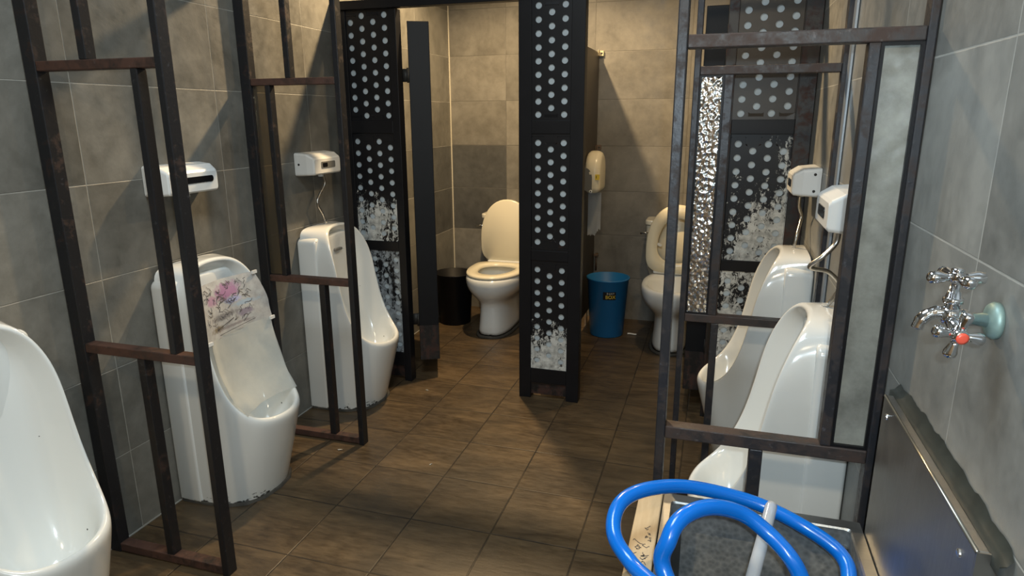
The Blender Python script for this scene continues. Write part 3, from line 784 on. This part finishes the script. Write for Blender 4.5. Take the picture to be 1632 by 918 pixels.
# ------------------------------------------------------------------ hose and tube
hp = [(.13, .74, .425), (.06, .82, .48), (-.010, .935, .602), (-.097, 1.03, .612), (-.137, 1.074, .638), (-.135, 1.135, .662), (-.091, 1.193, .667), (-.008, 1.257, .649), (.116, 1.290, .617), (.210, 1.258, .600), (.277, 1.227, .571), (.285, 1.17, .545), (.262, 1.06, .48), (.20, .93, .46), (.06, .88, .56),
      (-.037, .977, .645), (-.035, .993, .700), (-.016, 1.027, .724), (.027, 1.072, .724), (.081, 1.105, .702), (.125, 1.101, .677), (.166, 1.074, .650), (.190, 1.055, .610), (.215, 1.0, .54), (.20, .86, .45), (.17, .74, .41)]
tag(link('garden_hose', tube(cr(hp, 8), .0143, 16), M['bluehose'], smooth=True), 'glossy blue garden hose coiled loosely over the trough sink', 'hose')
t = thing('plastic_tube', 'milky white plastic tube propped in the sink across the blue hose', 'tube', (0, 0, 0))
link('pipe', tube([(.1505, 1.262, .636), (.148, 1.255, .633), (.130, 1.18, .603), (.111, 1.10, .577), (.085, .98, .535)], [.0095, .0115, .0118, .0118, .0118], 16), M['tube'], t, smooth=True)

# ------------------------------------------------------------------ tap
t = thing('tap', 'chrome double-handled tap with a verdigris wall flange above the sink', 'tap', (XR, .962, 1.127))
bm = lathe([(.024, .0005), (.0245, .006), (.021, .011), (.012, .013)], 28); xform(bm, Matrix.Rotation(-PI/2, 4, 'Y')); link('wall_flange', bm, M['corroded'], t, smooth=True, label='round verdigris wall flange')
bm = bmesh.new()
tube([(-.011, 0, 0), (-.035, 0, 0), (-.036, 0, 0), (-.042, 0, 0), (-.043, 0, 0), (-.050, 0, 0)], [.0095, .0095, .0125, .0125, .010, .011], 18, bm)
tube([(-.044, 0, .002), (-.050, 0, .003), (-.058, 0, .003), (-.066, 0, .002)], [.010, .0135, .0138, .010], 18, bm)
tube([(-.054, 0, .006), (-.054, 0, .020), (-.054, 0, .0205), (-.054, 0, .027), (-.054, 0, .0275), (-.054, 0, .036), (-.054, 0, .0365), (-.054, 0, .046)], [.0095, .0095, .0122, .0122, .010, .0075, .006, .006], 18, bm)
link('body', bm, M['chrome'], t, smooth=True)
link('spout', tube(cr([(-.056, 0, .003), (-.068, 0, .006), (-.080, -.001, .002), (-.088, -.002, -.007), (-.091, -.002, -.017)], 5), [.0095]*8+[.0085]*8+[.0075]*5, 18), M['chrome'], t, smooth=True)
def cross(r_in, L, axis_m, rot=0.0):
    bm = bmesh.new()
    tube([(0, 0, -.006), (0, 0, -.004), (0, 0, .006), (0, 0, .009)], [.006, .0092, .0092, .006], 16, bm)
    for k in range(4):
        a = rot+k*PI/2; c, s = math.cos(a), math.sin(a)
        tube([(c*.006, s*.006, 0), (c*.014, s*.014, 0), (c*.024, s*.024, .0), (c*(L-.003), s*(L-.003), 0), (c*L, s*L, 0)], [.0050, .0055, .0084, .0080, .004], 14, bm)
    return xform(bm, axis_m)
h1 = link('top_handle', cross(.006, .036, Matrix.Translation((-.054, 0, .054)), math.radians(12)), M['chrome'], t, smooth=True)
bm = lathe([(.0078, 0), (.0078, .003), (.004, .0045)], 16); link('cap', bm, M['chrome'], h1, loc=(-.054, 0, .0625), smooth=True)
AX = Matrix.Translation((-.053, -.036, -.013)) @ Matrix.Rotation(math.radians(98), 4, 'X') @ Matrix.Rotation(math.radians(10), 4, 'Y')
h2 = link('side_handle', cross(.006, .032, AX, math.radians(-12)), M['chrome'], t, smooth=True, label='lower cross handle with red centre')
bm = lathe([(.0075, .0092), (.0075, .0115), (.004, .0125)], 18); link('button', xform(bm, AX), M['redcap'], h2, smooth=True, label='red button')
link('stem', tube([(-.054, -.004, -.001), (-.0535, -.020, -.006), (-.053, -.032, -.011)], [.010, .009, .006], 14), M['chrome'], t, smooth=True)

# ------------------------------------------------------------------ small litter
random.seed(9)
def scrap(label, x, y, s, rz):
    bm = bmesh.new(); n = 9; vs = [bm.verts.new((s*random.uniform(.5, 1.1)*math.cos(2*PI*k/n), .55*s*random.uniform(.5, 1.1)*math.sin(2*PI*k/n), random.uniform(.0008, .004))) for k in range(n)]
    c = bm.verts.new((0, 0, .005))
    for k in range(n): bm.faces.new((vs[k], vs[(k+1) % n], c))
    bmesh.ops.solidify(bm, geom=bm.faces[:], thickness=.0006)
    o = link('paper_scrap', bm, M['scrap'], loc=(x, y, .0006)); o.rotation_euler = (0, 0, rz); tag(o, label, 'paper scrap'); return o
bm = bmesh.new(); tube(cr([(-.030, 0, .005), (-.012, .004, .006), (.012, -.003, .006), (.030, .002, .005)], 4), [.004]+[.0052]*11+[.003], 9, bm)
o = link('paper_twist', bm, M['scrap'], loc=(-.462, 4.145, .0008), smooth=True); tag(o, 'twisted strip of white paper on the floor beside the blue bin', 'paper scrap')
scrap('white paper scrap on the floor just behind the floral film urinal', -1.47, 2.235, .013, .4)
scrap('white speck on the floor in front of the left cubicle door', -1.375, 2.93, .011, 0)
scrap('tiny white speck alone on the open middle of the floor', -1.045, 2.235, .008, 1)
scrap('white paper crumb against the left wall under the second left screen', -1.795, 2.625, .015, .9)

GROUPS = {'urinal': 'white floor-standing urinals', 'sensor': 'white flush sensors above the urinals', 'screen': 'steel screens between the urinals', 'panel': 'black perforated cubicle panels',
          'door': 'cubicle doors', 'toilet': 'toilets in the cubicles', 'bin': 'plastic bins in the cubicles', 'paper scrap': 'paper scraps on the floor'}
for o in C.objects:
    if o.parent is None and o.get('category') in GROUPS: o['group'] = GROUPS[o['category']]

# ------------------------------------------------------------------ lights
def spot(name, loc, tgt, power, color, size, angle, blend):
    l = bpy.data.lights.new(name, 'SPOT'); l.energy = power; l.color = color; l.shadow_soft_size = size; l.spot_size = math.radians(angle); l.spot_blend = blend
    o = bpy.data.objects.new(name, l); C.objects.link(o); o.location = loc
    o.rotation_euler = (Vector(tgt)-Vector(loc)).to_track_quat('-Z', 'Y').to_euler(); return o
WARM, COOL = (1.0, .72, .40), (.74, .90, 1.0)
spot('cubicle_downlight', (-1.15, 3.42, 2.56), (-1.15, 3.42, 0), 215, WARM, .035, 150, .5)
spot('right_cubicle_fill', (-.22, 3.45, 2.56), (-.22, 3.45, 0), 50, WARM, .035, 150, .5)  # unseen warm lamp added to lighten the floor right of the pillar
spot('entrance_downlight', (-.02, -.66, 2.5), (-.35, .3, 0), 58, (1.0, .80, .54), .06, 160, .6)
al = bpy.data.lights.new('ceiling_fill', 'AREA'); al.energy = 31; al.color = (.78, .91, 1.0); al.shape = 'RECTANGLE'; al.size = .6; al.size_y = .9  # unseen area lamp added as soft cool fill over the middle of the room
ao = bpy.data.objects.new('ceiling_fill', al); C.objects.link(ao); ao.location = (-.60, 1.15, ZC-.01)
pl = bpy.data.lights.new('phone_flash', 'POINT'); pl.energy = 40; pl.color = COOL; pl.shadow_soft_size = .012
po = bpy.data.objects.new('phone_flash', pl); C.objects.link(po); po.location = (.035, -.012, 1.43)
w = bpy.data.worlds.new('world'); sc.world = w; w.use_nodes = True
w.node_tree.nodes['Background'].inputs[0].default_value = (.5, .5, .5, 1); w.node_tree.nodes['Background'].inputs[1].default_value = .05

# ------------------------------------------------------------------ camera
cd = bpy.data.cameras.new('camera'); cam = bpy.data.objects.new('camera', cd); C.objects.link(cam)
r = Vector((.95568572, .29435368, -.00455086)); d = Vector((.06976617, -.24147578, -.96789572)); f = Vector((-.28600259, .92468663, -.25131088))
m = Matrix((r, -d, -f)).transposed().to_4x4(); m.translation = (0, 0, 1.385); cam.matrix_world = m
cd.sensor_fit = 'HORIZONTAL'; cd.sensor_width = 36; cd.lens = 1049.232/1632*36; cd.clip_start = .02
sc.camera = cam
sc.view_settings.view_transform = 'Standard'; sc.view_settings.look = 'None'; sc.view_settings.gamma = 1; sc.view_settings.use_curve_mapping = False
sc.view_settings.exposure = 0.0
